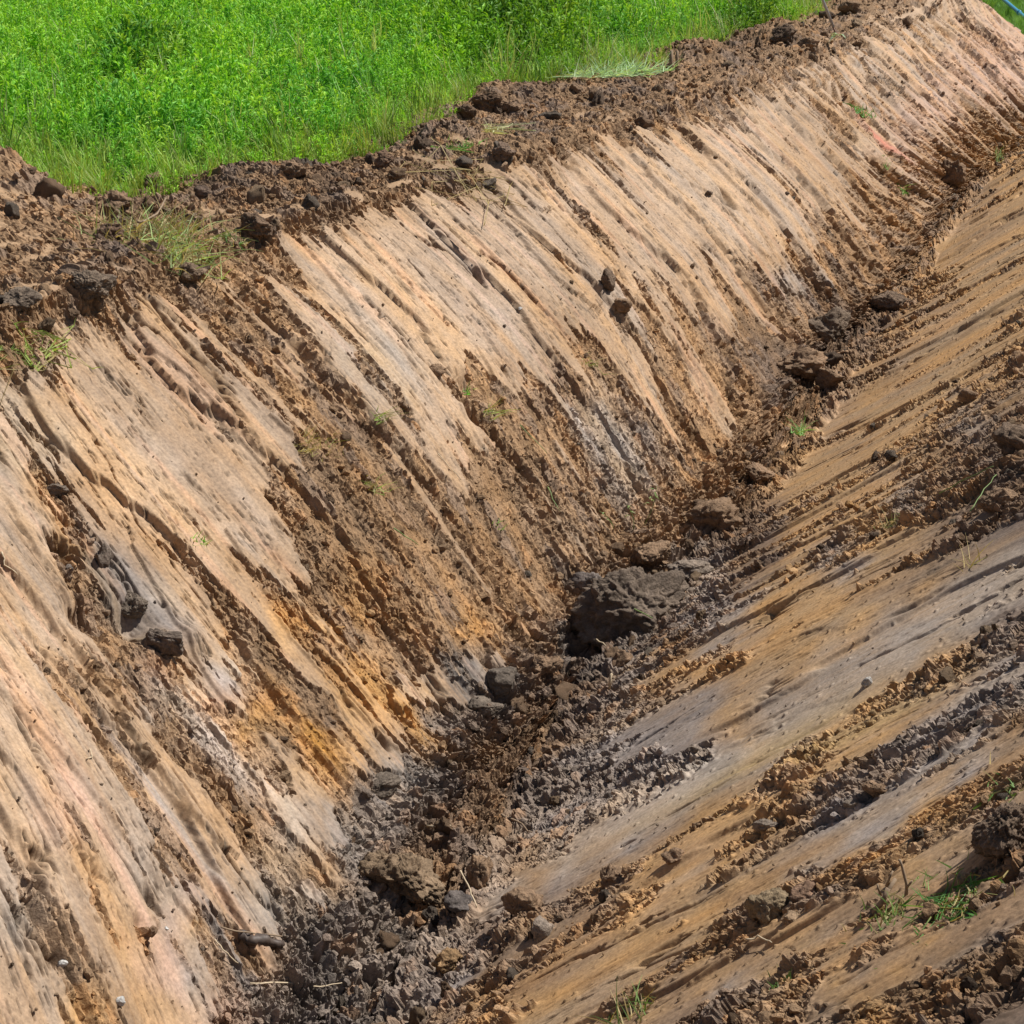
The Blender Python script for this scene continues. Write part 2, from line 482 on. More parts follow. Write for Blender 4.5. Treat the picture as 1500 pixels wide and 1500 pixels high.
# clods and crumbs
w1a, w1b, w1r = worley(S * 8.5 + .35 * A3, T2 * 7.5 + .35 * A4, 50)
w2a, w2b, w2r = worley(S * 19 + .4 * A4, T2 * 17, 51)
w3a, w3b, w3r = worley(S * 42, T2 * 38, 52)
w4a, w4b, w4r = worley(S * 88, T2 * 80, 53)
def bumpy(a, r, thr): return np.clip(1 - a * a * 1.6, 0, 1) ** .7 * sstep(r, thr, 1)
cl = (.048 * bumpy(w1a, w1r, .55) + .036 * bumpy(w2a, w2r, .35) + .022 * bumpy(w3a, w3r, .2) + .010 * bumpy(w4a, w4r, .15)
      - .012 * w2a + .012 * fbm(S * 22, T * 22, 2, 60))
calm = .45 + .55 * sstep(perlin(S * 2.6, T * .9, 64) + .5 * A2, -.25, .35)
ampl = .80 * far * calm + .85 * near * calm + 1.3 * floor_ + .85 * plat
chip = (.018 * (w2r - .5) + .016 * (w3r - .5) + .016 * (w1r - .5) + .009 * (w4r - .5)) * (1 - .5 * plat)
cl = .75 * cl + chip + .010 * fbm(S * 60, T * 50, 2, 63)
disp += m * cl * ampl - .026 * m * far - .010 * m * near
edge_lip = np.exp(-((ms - .5) / .05) ** 2)
disp += .008 * edge_lip * bank * (perlin(S * 50, T * 30, 61) + .4)
# loose crumbs on smears, little drag pits
w5a, w5b, w5r = worley(S * 48 + .12 * A4, T * 9, 54)
pit = sstep(.30 - w5a, 0, .08) * (w5r > .66) * (far + .25 * near) * sstep(perlin(S * 3, T * 2, 56), -.3, .3)
disp -= bank * (1 - m) * .017 * pit
nick = sstep(perlin(S * 62, T * 3.2 + .3 * A2, 57) + .45 * perlin(S * 9, T * 1.1, 58) + .25 * perlin(S * 120, T * 22, 59), .62, .74) * (1 - m) * far
disp -= bank * .008 * nick
w6a, w6b, w6r = worley(S * 30, T * 26, 55)
crumb = np.clip(1 - (w6a / .25) ** 2, 0, 1) * (w6r > .93)
disp += (1 - m) * .008 * crumb
# spoil heaps along the field's edge
hp = np.clip(perlin(S * .8, T * .9, 70) + .25, 0, 1) * np.exp(-((V_ - 2.6) / 1.0) ** 2)
disp += .14 * hp + .02 * plat * perlin(S * 3, T * 3, 71)
fade = sstep(DEP, 0, 1)
disp = disp.astype(np.float32)
Q = P + NRM * disp[..., None]
# tangential jitter makes small undercuts
tang = dv / (np.linalg.norm(dv, axis=2, keepdims=True) + 1e-9)
Q += tang * (m * .020 * perlin(S * 16, T * 16, 80) + m * .012 * perlin(S * 40, T * 40, 81))[..., None]
# --- local mounds and hollows where the photo shows them: (x, y, radius m, height m)
def near_px(x, y, vis=True):
    d = (PX - x) ** 2 + (PY - y) ** 2
    c = d < 3 ** 2
    if not c.any(): c = d < 14 ** 2
    idx = np.argwhere(c)
    if len(idx) == 0:
        return np.unravel_index(np.argmin(d), d.shape)
    k = np.argmin(DEP[c] + 0.02 * np.sqrt(d[c])); return tuple(idx[k])
for (x, y, r, h) in [(130,430,.30,.10),(30,430,.3,.08),(170,310,.22,.12),(380,340,.25,.06),(-40,300,.55,.28),(20,305,.3,.12),(100,340,.3,.05),
                     (560,240,.4,.10),(720,150,.3,.08),(660,175,.3,.05),(760,235,.5,.10),(640,205,.4,.12),
                     (1020,90,.5,.15),(1150,60,.5,.18),(1240,20,.6,.15),(1300,8,.6,.28),(1360,6,.6,.25),(1410,4,.5,.12),(880,120,.4,.1),
                     (280,935,.10,.05),(200,905,.15,-.13),(130,905,.13,-.10),(235,930,.09,.05),(60,940,.06,-.03),
                     (690,565,.15,-.14),(700,610,.10,-.07),(1220,130,.28,-.16),(1190,120,.2,.06),(1300,215,.22,-.06),
                     (850,950,.22,-.13),(700,1180,.2,.07),(660,1320,.10,-.08),(590,1290,.2,.05),(560,1180,.14,-.03),
                     (1160,510,.3,.08),(1230,530,.3,.10),(1300,450,.3,.09),(1050,800,.25,.08),(960,830,.25,.06),
                     (760,1370,.2,.06),(1480,1240,.15,.04),(1480,700,.25,.08),(1400,270,.2,.08),(1340,370,.25,.05),
                     (200,1360,.05,-.04),(130,1290,.04,-.03),(640,1050,.10,-.03),(770,980,.10,.05),(470,1030,.1,.04)]:
    i, j = near_px(x, y); c = P[i, j]
    dd = np.sum((P - c) ** 2, axis=2)
    wgt = np.exp(-dd / (r * r * .5)) * h
    Q += NRM * wgt[..., None]
Q[..., 2] -= 0.0
# --- soil colour (pigment and dampness of each patch, plus shade painted into the cracks)
colr = bil(CM, PX + 1.3 * warpx, PY + 1.3 * warpy)
C1 = perlin(S * 5, T * .5, 90); C2n = perlin(S * 24, T * .6, 91); C3 = perlin(S * 95, T * 1.3, 92); C4 = perlin(S * 1.6, T * 1.3, 93)
C5 = fbm(S * 6, T * 5, 3, 94)
tone = 1 + bank * (1 - m) * (.07 * C2n + .035 * C3) + .10 * C1 + .10 * C4
colr = colr * tone[..., None]
og = np.clip(C1 * 1.2 + C5 * .8, -1, 1)[..., None] * (bank[..., None])
colr = colr * (1 + og * np.array([.07, -.01, -.16]))
pk = sstep(perlin(S * 9, T * .7, 95), .3, .6)[..., None] * (1 - m[..., None]) * far[..., None]
colr = colr * (1 - pk) + pk * colr * np.array([1.08, 1.0, .98]) * 1.08
rd = np.array([.86, .83, .80]) + far[..., None] * np.array([.06, .05, .03])
colr = colr * (1 - m[..., None] * (1 - rd))
film = (sstep(perlin(S * 7, T * .45, 96) + .5 * perlin(S * 26, T * .9, 97), 0, .55) * .38 * (1 - m) * bank)[..., None]
colr = colr * (1 - film) + film * colr * np.array([.74, .66, .58])
gf = (sstep(perlin(S * 4, T * .5, 98) + .4 * perlin(S * 20, T * .8, 99), .15, .6) * .25 * (1 - m) * (far + .6 * near))[..., None]
colr = colr * (1 - gf) + gf * (colr.mean(-1, keepdims=True) * np.array([1.12, 1.0, .90]))
tint = 1 + m * ((w2r - .5) * .35 + (w1r - .5) * .3 + (w3r - .5) * .25)
colr = colr * tint[..., None]
orange = (sstep(w2r, .93, .97) * m * .3)[..., None]
colr = colr * (1 - orange) + orange * np.array([.42, .20, .07])
greyc = (sstep(w1r, .82, .9) * m * .45)[..., None]
colr = colr * (1 - greyc) + greyc * np.array([.17, .14, .125])
dk = (np.maximum(crack * .45, np.maximum(crack2 * .35 * (1 - m), np.maximum(pit * (1 - m) * .75, nick * .55))) * bank)[..., None]  # shade of the cracks painted into the colour; pits and nicks darkened too
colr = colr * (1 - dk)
crd = (crumb * (1 - m))[..., None]
colr = colr * (1 - crd * .35)
colr = np.clip(colr, .02, .8)
# patches of other clay: pixel of the centre, half width along, half length down, colour
for (x, y, a, b, c_, k_) in [(1300,205,.07,.45,(.52,.20,.13),.85),(1270,185,.05,.3,(.50,.30,.22),.6),(600,1045,.10,.28,(.50,.27,.09),.7),(470,1095,.07,.14,(.50,.25,.06),.8),
        (555,1010,.06,.25,(.48,.27,.10),.6),(1340,640,.10,.6,(.46,.29,.14),.5),(1100,1110,.10,.5,(.44,.30,.12),.6),(1240,1080,.08,.5,(.42,.29,.13),.5),
        (330,1110,.10,.30,(.50,.42,.37),.6),(855,620,.08,.22,(.44,.40,.37),.6),(900,640,.05,.2,(.42,.38,.35),.5),(680,1000,.22,.26,(.12,.105,.095),.9),(580,1130,.20,.22,(.17,.15,.135),.8),(500,1230,.16,.2,(.20,.175,.155),.7),(830,930,.14,.16,(.16,.14,.125),.8),(400,1340,.14,.3,(.20,.18,.165),.7),
        (740,990,.08,.12,(.15,.135,.13),.7),(540,1155,.12,.14,(.20,.175,.16),.7),(320,1370,.08,.35,(.17,.155,.15),.7),(250,1200,.05,.5,(.30,.28,.27),.6),
        (200,885,.07,.2,(.18,.165,.16),.65),(170,820,.05,.3,(.22,.20,.19),.55),(120,1180,.09,.25,(.50,.34,.27),.5),(200,1340,.05,.4,(.52,.34,.25),.6),
        (1040,1120,.12,.4,(.50,.44,.38),.5),(1000,1060,.12,.4,(.19,.17,.165),.6),(900,1090,.10,.4,(.20,.175,.165),.6),(1330,930,.2,.6,(.40,.35,.31),.5)]:
    i, j = near_px(x, y)
    ex_ = ((S - S[i, j] + .03 * A2) / a) ** 2 + ((T - T[i, j] + .10 * A3) / b) ** 2
    wk = (np.exp(-ex_) * k_ * np.clip(1 + .5 * A4 + .4 * C3, 0, 1.4)).clip(0, 1)[..., None]
    colr = colr * (1 - wk) + wk * np.array(c_) * tint[..., None]
colr = np.clip(colr, .02, .8)
rgh = np.clip(m * .9 + .15, 0, 1)

idx = np.arange(nu * nv, dtype=np.int32).reshape(nu, nv)
Fq = np.stack([idx[:-1, :-1], idx[:-1, 1:], idx[1:, 1:], idx[1:, :-1]], -1).reshape(-1, 4)
e0 = Q[5, 5 + 0]; 
ter_ob = make_mesh('terrain', Q.reshape(-1, 3), Fq[:, ::-1] if np.cross(P[11,10]-P[10,10], P[10,11]-P[10,10])[2] < 0 else Fq, M_SOIL, colr.reshape(-1, 3), rgh.reshape(-1), smooth=True)
ter_ob.data.polygons.foreach_set('use_smooth', (m[:-1, :-1] < .25).ravel())
tag(ter_ob, 'dug ditch with smeared clay banks and a cloddy dark floor', 'ditch', kind='structure')

PX, PY, DEP = proj(Q)
def spot(x, y, after=True):
    i, j = near_px(x, y)
    n = NRM[i, j]
    return Q[i, j].copy(), n.copy(), (i, j)

# ------------------------------------------------------------------ field ground out to the horizon
FI = np.unique(np.concatenate([np.arange(0, nu, 12), np.arange(0, 30, 4), np.arange(nu - 50, nu, 4), [nu - 1]]))
o0 = P[:, int(np.argmin(abs(pv - 1)))][FI]; gdir = np.zeros_like(o0)
od = P[:, int(np.argmin(abs(pv - 1)))][FI] - P[:, int(np.argmin(abs(pv - 2)))][FI]; od[:, 2] = 0; od /= np.linalg.norm(od, axis=1)[:, None]
od = np.array([od[max(0, k-6):k+7].mean(0) for k in range(len(od))])
rows_ = []
for r_, z_ in ((-.55, None), (0.3, None), (2, .0), (6, 0), (20, 0), (80, 0), (500, 0), (1500, 0)):
    q = o0 + od * r_
    q[:, 2] = (o0[:, 2] + (.17 if r_ > -.5 else .08)) if z_ is None else np.where(o0[:, 2] < -.6, o0[:, 2] * max(0, 1 - r_ / 20) + .0, -.01)
    rows_.append(q)
FG = np.stack(rows_, 0)
a, b = FG.shape[:2]
ii = np.arange(a * b).reshape(a, b)
fq = np.stack([ii[:-1, :-1], ii[1:, :-1], ii[1:, 1:], ii[:-1, 1:]], -1).reshape(-1, 4)
M_FIELD = plain_material('field_earth', (.07, .13, .025), .95, .5, 3, bump=.5)
fg = make_mesh('ground', FG.reshape(-1, 3), fq, M_FIELD)
tag(fg, 'level field earth under the green crop', 'ground', kind='structure')

# ------------------------------------------------------------------ leaves and stalks
def leaf_quads(base, d, up, length, width, fold=.25, droop=.3):
    """folded lance-shaped leaves: 6 verts, 4 quads-as-tris each"""
    n = len(base)
    side = np.cross(d, up); side /= np.linalg.norm(side, axis=1)[:, None] + 1e-9
    nn = np.cross(side, d)
    L = length[:, None]; W = width[:, None]
    mid = base + d * L * .45 + nn * L * .05
    tip = base + d * L - np.array([0, 0, 1]) * L * droop
    v = np.stack([base, mid + side * W * .5 + nn * W * fold, mid, mid - side * W * .5 + nn * W * fold, tip], 1)
    f = np.array([[0, 1, 2], [0, 2, 3], [1, 4, 2], [2, 4, 3]])
    return v.reshape(-1, 3), (f[None] + (np.arange(n) * 5)[:, None, None]).reshape(-1, 3)

def plant_variant(seed, h, nleaf, ll, lw, upright):
    r = np.random.default_rng(seed)
    t = np.sort(r.uniform(.12, 1, nleaf)); ang = np.arange(nleaf) * 2.4 + r.uniform(-.5, .5, nleaf)
    nb = 3
    br = r.integers(0, nb, nleaf); bang = r.uniform(0, 6.28, nb); bl = r.uniform(.03, .13, nb)
    bx = np.cos(bang[br]) * bl[br] * t; by = np.sin(bang[br]) * bl[br] * t
    base = np.stack([bx, by, t * h * r.uniform(.8, 1.05, nb)[br]], 1)
    el = r.uniform(.0, .9, nleaf) * upright + t * .5
    d = np.stack([np.cos(ang) * np.cos(el), np.sin(ang) * np.cos(el), np.sin(el)], 1)
    up = np.tile([0, 0, 1.], (nleaf, 1)) + r.normal(0, .35, (nleaf, 3))
    v, f = leaf_quads(base, d, up, ll * r.uniform(.6, 1.15, nleaf) * (1.1 - .4 * t), lw * r.uniform(.7, 1.2, nleaf), .25, .22)
    sv = []; sf = []
    for k in range(nb):
        o = len(v) + len(sv)
        top = np.array([np.cos(bang[k]) * bl[k], np.sin(bang[k]) * bl[k], h * .95])
        for q, w in ((np.zeros(3), .004), (top, .002)):
            for a in range(3): sv.append(q + w * np.array([math.cos(a * 2.1), math.sin(a * 2.1), 0]))
        for a in range(3):
            b = (a + 1) % 3; sf += [[o + a, o + b, o + 3 + b], [o + a, o + 3 + b, o + 3 + a]]
    tt = np.concatenate([np.repeat(t, 5), np.tile([0.3] * 3 + [1.] * 3, nb)])
    return np.vstack([v, np.array(sv)]), np.vstack([f, np.array(sf)]), tt

def blade_variant(seed, h, n, w, spread):
    r = np.random.default_rng(seed)
    ang = r.uniform(0, 6.28, n); lean = r.uniform(.05, spread, n); hh = h * r.uniform(.5, 1.1, n)
    d = np.stack([np.cos(ang), np.sin(ang), np.zeros(n)], 1); s = np.stack([-np.sin(ang), np.cos(ang), np.zeros(n)], 1)
    b0 = np.stack([r.normal(0, .03, n), r.normal(0, .03, n), np.zeros(n)], 1)
    W = (w * r.uniform(.6, 1.2, n))[:, None]; z = np.array([0, 0, 1.])
    m1 = b0 + d * (lean * hh * .35)[:, None] + z * (hh * .6)[:, None]
    tp = b0 + d * (lean * hh)[:, None] + z * (hh * (1 - lean * .35))[:, None]
    v = np.stack([b0 - s * W * .5, b0 + s * W * .5, m1 + s * W * .5, m1 - s * W * .5, tp], 1)
    f = np.array([[0, 1, 2], [0, 2, 3], [3, 2, 4]])
    return v.reshape(-1, 3), (f[None] + (np.arange(n) * 5)[:, None, None]).reshape(-1, 3), np.tile([0, 0, .6, .6, 1.], n)

def scatter(variants, pos, scale, colors, name, mat, label, cat, tilt=.12):
    VV, FF, CC = [], [], []; off = 0
    vi = RNG.integers(0, len(variants), len(pos))
    for k, (v, f, t) in enumerate(variants):
        sel = np.where(vi == k)[0]
        if len(sel) == 0: continue
        a = RNG.uniform(0, 6.28, len(sel)); ca, sa = np.cos(a), np.sin(a)
        s = scale[sel]
        x = v[None, :, 0] * ca[:, None] - v[None, :, 1] * sa[:, None]
        y = v[None, :, 0] * sa[:, None] + v[None, :, 1] * ca[:, None]
        z = np.repeat(v[None, :, 2], len(sel), 0)
        tx = RNG.normal(0, tilt, len(sel))[:, None]; ty = RNG.normal(0, tilt, len(sel))[:, None]
        x = x + tx * z; y = y + ty * z
        w = np.stack([x, y, z], 2) * s[:, None, None] + pos[sel][:, None, :]
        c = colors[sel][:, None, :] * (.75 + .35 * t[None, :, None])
        c = c * RNG.uniform(.8, 1.2, (len(sel), len(v) // 5 + 1)).repeat(5, 1)[:, :len(v), None]
        VV.append(w.reshape(-1, 3)); CC.append(c.reshape(-1, 3))
        FF.append((f[None] + (np.arange(len(sel)) * len(v))[:, None, None] + off).reshape(-1, 3)); off += len(sel) * len(v)
    V = np.vstack(VV); F = np.vstack(FF); C = np.clip(np.vstack(CC), 0, .9)
    print(name, len(V), len(F))
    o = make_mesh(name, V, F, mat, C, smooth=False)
    return tag(o, label, cat, kind='stuff')

def field_points(n, ymax=31.0):
    y = np.sqrt(RNG.uniform(8.0 ** 2, ymax ** 2, n)); x = (RNG.uniform(-.62, .36, n)) * y
    p = np.stack([x, y], 1); p = p[edge_dist(p) > -.02]
    qx, qy, _ = proj(np.hstack([p, np.zeros((len(p), 1))])); return p[qx < 1290]
leafy = [plant_variant(100 + k, .42, 38, .125, .022, 1.0) for k in range(7)]
pts = field_points(27500)
e = edge_dist(pts)
ix, iy, _ = proj(np.hstack([pts, np.zeros((len(pts), 1))]))
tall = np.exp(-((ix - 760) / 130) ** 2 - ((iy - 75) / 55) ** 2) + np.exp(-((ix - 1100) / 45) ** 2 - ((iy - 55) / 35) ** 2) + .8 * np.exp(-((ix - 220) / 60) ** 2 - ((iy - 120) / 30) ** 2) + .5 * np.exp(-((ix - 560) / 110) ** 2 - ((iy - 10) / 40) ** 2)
sc = np.maximum(.72, .95 + .4 * perlin(pts[:, 0] * .9, pts[:, 1] * .7, 201) + .2 * perlin(pts[:, 0] * 2.2, pts[:, 1] * 1.6, 204)) * sstep(e, -.2, 1.2).clip(.5, 1) + .75 * tall
sc = sc * RNG.uniform(.55, 1.15, len(pts))
patch = perlin(pts[:, 0] * .9, pts[:, 1] * .7, 202) + .5 * perlin(pts[:, 0] * 2.6, pts[:, 1] * 2.2, 203)
g1 = np.array([.33, .64, .05]); g2 = np.array([.14, .42, .06]); g3 = np.array([.36, .62, .07])
mixg = np.clip(.5 + .6 * patch, 0, 1)[:, None]
cc = g2 * (1 - mixg) + g1 * mixg
yel = (RNG.random(len(pts)) < .25)[:, None]; cc = np.where(yel, g3, cc)
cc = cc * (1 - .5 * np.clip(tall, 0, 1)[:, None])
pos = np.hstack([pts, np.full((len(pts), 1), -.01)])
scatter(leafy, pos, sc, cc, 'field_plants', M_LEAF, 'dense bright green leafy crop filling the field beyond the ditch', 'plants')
# grass along the field edge
gp = field_points(36000); ge = edge_dist(gp); gp = gp[(ge < 1.3) & (RNG.random(len(ge)) > ge / 1.5)]
blades = [blade_variant(300 + k, .34, 16, .007, .7) for k in range(6)]
gc = np.array([.24, .44, .07]) * RNG.uniform(.6, 1.3, (len(gp), 1)) + np.array([.16, .07, .05]) * RNG.uniform(0, 1, (len(gp), 1))
scatter(blades, np.hstack([gp, np.full((len(gp), 1), -.01)]), RNG.uniform(.5, 1.15, len(gp)), gc, 'edge_grass', M_LEAF,
        'fringe of thin green grass blades where the crop meets the spoil', 'grass', .25)

# taller grass and pale seed stalks standing among the crop
hp_ = field_points(7000); hx, hy, _ = proj(np.hstack([hp_, np.zeros((len(hp_), 1))]))
hk = RNG.random(len(hp_)) < .25 + .9 * np.exp(-((hx - 840) / 150) ** 2 - ((hy - 80) / 60) ** 2) + .3 * (hx > 1000)
hp_ = hp_[hk]; hc = np.where(RNG.random((len(hp_), 1)) < .45, np.array([.42, .50, .22]), np.array([.20, .42, .08])) * RNG.uniform(.7, 1.2, (len(hp_), 1))
tallb = [blade_variant(400 + k, .62, 9, .010, .55) for k in range(5)]
scatter(tallb, np.hstack([hp_, np.full((len(hp_), 1), -.01)]), RNG.uniform(.6, 1.15, len(hp_)), hc, 'tall_grass', M_LEAF,
        'taller pale grass blades standing up through the green crop', 'grass', .2)

# ------------------------------------------------------------------ clods
_ico = {}
def ico(level):
    if level not in _ico:
        bm = bmesh.new(); bmesh.ops.create_icosphere(bm, subdivisions=level, radius=1)
        v = np.array([q.co[:] for q in bm.verts]); f = np.array([[q.index for q in t.verts] for t in bm.faces]); bm.free()
        _ico[level] = (v, f)
    return _ico[level]

def clod_shape(level, seed, rough=1.0, scale=(1, 1, .75)):
    v, f = ico(level)
    v = v.copy(); r = np.random.default_rng(seed)
    # chop with random planes for broken faces
    for _ in range(11):
        n = r.normal(size=3); n /= np.linalg.norm(n); d = r.uniform(.42, .85)
        k = v @ n - d; v = v - np.where(k > 0, k * .9, 0)[:, None] * n
    o = r.uniform(0, 50, 3)
    q = v * 1.0
    nrm = q / np.linalg.norm(q, axis=1)[:, None]
    Rm = np.linalg.qr(r.normal(size=(3, 3)))[0]; q = q @ Rm
    rg = lambda k, sd: 1 - 2 * abs(perlin3(q @ Rm * k + o, sd))
    d = .24 * perlin3(q * 1.6 + o, seed) + .15 * rough * perlin3(q @ Rm * 3.7 + o, seed + 1) + .085 * rough * rg(6.5, seed + 2) + .06 * rough * perlin3(q * 13 + o, seed + 3)
    if level >= 4: d = d + .045 * rough * rg(21, seed + 4)
    if level >= 5: d = d + .035 * rough * perlin3(q @ Rm * 40 + o, seed + 5)
    v = v + nrm * d[:, None]
    tone = 1 + .35 * perlin3(q * 2.2 + o, seed + 7) + .25 * perlin3(q * 9 + o, seed + 8)
    return v * np.array(scale), f, tone

def place(ob, loc, rot=None, s=None):
    ob.location = loc
    if rot is not None: ob.rotation_euler = rot
    if s is not None: ob.scale = s if hasattr(s, '__len__') else (s, s, s)

def pxm(x, y):
    """metres per photo pixel at the surface seen at pixel x, y"""
    i, j = near_px(x, y); return DEP[i, j] / F_PX

def hero(x, y, wpx, color, label, level=5, scale=(1, .8, .7), rz=0., rx=0., sink=.25, rough=1.0, seed=None, name='soil_clod', cat='soil clod', mat=None):
    seed = seed or int(x * 7 + y); c, n, _ = spot(x, y)
    r = wpx * .5 * pxm(x, y)
    v, f, t = clod_shape(level, seed, rough, scale)
    col = np.clip(np.array(color)[None] * t[:, None], .02, .8)
    o = make_mesh(name, v * r, f, mat or M_CLOD, col, np.ones(len(v)))
    o.location = c + n * r * scale[2] * (1 - 2 * sink) * .6
    o.rotation_euler = (rx, 0, rz)
    return tag(o, label, cat)
DKG, BR, TN, GR, OR_ = (.15, .12, .095), (.25, .165, .105), (.34, .235, .15), (.25, .20, .16), (.42, .24, .10)
hero(922, 915, 150, (.17,.13,.10), 'largest dark grey soil block sitting in the ditch floor against the far bank toe', 6, (1.05, .75, .85), .25, .1, .15)
hero(862, 855, 55, (.17,.14,.125), 'small dark knob of clay at the left shoulder of the largest soil block', 4)
hero(912, 968, 34, BR, 'brown clod standing in the shade just below the largest soil block', 4, (1, .8, 1.0), .6)
hero(945, 815, 62, BR, 'rounded brown clod behind the largest soil block', 5)
hero(1045, 765, 90, BR, 'broad brown clod lying at the far bank toe right of the largest soil block', 5, (1, .7, .6), .4)
hero(1010, 840, 60, GR, 'grey crumbly clod at the right end of the largest soil block', 5)
hero(592, 1290, 120, (.22,.155,.10), 'biggest round brown clod in the foreground ditch floor', 6, (1, .85, .8), .3, 0, .38)
hero(678, 1322, 48, (.13,.11,.10), 'dark grey wet lump at the bottom of a hole beside the biggest round clod', 4, (1, .9, .6))
hero(710, 1290, 60, BR, 'upright brown clod right of the hole in the foreground floor', 5, (.7, .8, 1.0), .2)
hero(795, 1368, 52, GR, 'flat faced grey clod at the lower edge of the near rubble ridge', 4, (1.1, .7, .7), .9, rough=.5)
hero(770, 1335, 70, BR, 'brown lump topping the near rubble ridge', 5)
hero(660, 1415, 55, (.30,.19,.10), 'brown and orange lump at the lower left end of the near rubble ridge', 5)
hero(900, 1292, 56, BR, 'dark brown clod on the upper right end of the near rubble ridge', 5)
hero(990, 1258, 34, BR, 'lone brown clod on smooth clay above the near rubble ridge', 4)
hero(1128, 1332, 60, (.27,.20,.125), 'round tan clod casting a long shadow on the near bank', 5, (1, .9, .85))
hero(1185, 1308, 50, (.24,.15,.10), 'reddish brown clod resting behind the round tan clod', 4)
hero(1160, 1350, 36, TN, 'small pale clod touching the right side of the round tan clod', 4)
hero(1482, 1222, 100, (.17,.12,.085), 'large dark clod at the right edge of the picture low on the near bank', 6, (1, .9, .9))
hero(1122, 1212, 36, GR, 'grey clod at the left end of the crumb band on the near bank', 4)
hero(1248, 1178, 26, GR, 'small square grey clod in the crumb band of the near bank', 4, rough=.4)
hero(1285, 1160, 50, BR, 'brown clod ridge piece above the small square grey clod', 5)
hero(1488, 655, 75, (.17,.12,.085), 'large dark clod at the right edge of the picture high on the near bank', 5)
hero(1465, 735, 55, BR, 'brown clod below the high dark clod at the right edge', 5)
hero(1455, 595, 30, BR, 'small dark clod above the high dark clod at the right edge', 4)
hero(1420, 585, 34, BR, 'dark clod shading the tan smear near the upper right edge', 4)
hero(795, 975, 50, BR, 'brown clod beside the shaded grey hollow left of the largest block', 5)
hero(735, 1000, 70, (.16,.13,.105), 'smooth dark grey clay lump at the far bank toe', 5, (1, .8, .5), .8, rough=.4)
hero(700, 1040, 60, DKG, 'black clay lump below the orange scraped bank', 5, (1, .8, .6), rough=.7)
hero(560, 1150, 60, DKG, 'grey black clay lump under the orange bank foot', 5, (1, .8, .45), .8, rough=.5)
hero(1210, 485, 70, (.20,.15,.11), 'dark crumbly clod in the upper part of the ditch floor', 5)
hero(1165, 535, 80, BR, 'brown mound clod at the far bank toe in the upper floor', 5, (1, .8, .6))
hero(1305, 447, 56, (.17,.12,.085), 'dark clod blocking the ditch floor in the upper right', 5)
hero(1218, 560, 45, BR, 'brown clod beside the grassy spot of the ditch floor', 5)
hero(1390, 262, 44, BR, 'brown clod standing at the far bank toe near the top right', 5, (.8, .8, 1.0))
hero(1110, 700, 44, BR, 'brown clod in the floor bend above the broad brown clod', 5)
hero(712, 158, 56, (.17,.11,.07), 'largest brown spoil clod at the edge of the green field', 6, (1.1, .8, .8))
hero(684, 170, 34, (.15,.10,.065), 'dark spoil clod left of the largest spoil clod by the field', 5)
hero(752, 160, 30, BR, 'crumbly spoil clod right of the largest spoil clod by the field', 5)
hero(846, 132, 24, BR, 'small round spoil clod near the pale flattened grass', 4)
hero(940, 182, 28, (.17,.11,.07), 'dark clod perched on the far bank crest', 4)
hero(130, 425, 56, (.20,.15,.11), 'wide dark grey spoil heap clod at the crest on the left', 6, (1.1, .9, .85))
hero(30, 440, 50, (.21,.16,.12), 'grey spoil clod at the left edge on the crest', 5, (1.1, .9, .85))
hero(175, 300, 50, BR, 'brown spoil clod at the field edge left of the dead grass', 5)
hero(160, 345, 44, (.17,.11,.075), 'dark clod directly left of the dead grass heap', 5)
hero(275, 405, 46, (.20,.14,.095), 'dark clod just under the dead grass heap', 5)
hero(375, 335, 55, (.18,.12,.08), 'dark clod right of the dead grass heap', 5)
hero(300, 285, 34, (.17,.12,.09), 'dark lump at the field edge above the dead grass heap', 4)
hero(430, 255, 44, BR, 'brown lump with orange face at the field edge', 5)
hero(565, 238, 40, (.19,.12,.08), 'reddish spoil lump at the field edge left of the green tuft', 5)
hero(735, 225, 36, (.18,.125,.09), 'purple brown lump on the crest below the largest spoil clod', 5)
hero(888, 418, 30, (.17,.12,.085), 'dark clod stuck midway in a groove of the far bank', 4, (.8, .8, 1.3))
hero(905, 450, 34, BR, 'brown clod below the dark one stuck in the far bank groove', 4)
hero(1038, 283, 12, (.14,.10,.075), 'tiny dark clod on the palest part of the upper far bank', 3)
hero(1152, 800 - 517, 9, (.14,.10,.075), 'tiny dark pellet right of the palest upper bank part', 3)
hero(100, 830, 16, (.16,.13,.11), 'small dark lump on the left smear above the dark scar', 4)
hero(148, 818, 34, (.16,.125,.10), 'dark clod jammed in the left smear', 4, (.6, .8, 1.2))
hero(85, 720, 36, (.18,.14,.11), 'grey clod in a groove near the left edge', 4)
hero(190, 890, 44, (.17,.135,.105), 'dark broken lip at the top of the left scar', 5, (1, .8, .8))
hero(235, 940, 60, (.16,.125,.10), 'dark overhanging slab edge in the left scar', 5, (1.1, .8, .75), -.7)
hero(640, 545, 30, BR, 'brown lump at the lower lip of the middle smear', 4)
hero(985, 100, 22, BR, 'brown clod at the foot of the twin stakes', 4)
hero(1150, 55, 40, (.16,.11,.075), 'dark spoil clod left of the leaning metal rod', 5)
hero(1185, 70, 32, BR, 'reddish spoil clod below the leaning metal rod', 5)
hero(1245, 15, 34, BR, 'brown spoil clod right of the leaning metal rod', 5)
WHT = (.60, .58, .55)
def stone(x, y, w, label, c=WHT):
    return hero(x, y, w, c, label, 3, (1, .8, .8), rough=.35, sink=.1, name='stone', cat='stone')
stone(91, 1414, 16, 'white pebble left of the foreground bank ridge')
stone(173, 1469, 17, 'white pebble lowest on the foreground far bank')
stone(1273, 1002, 22, 'pale grey stone on the smooth near bank', (.42, .40, .38))
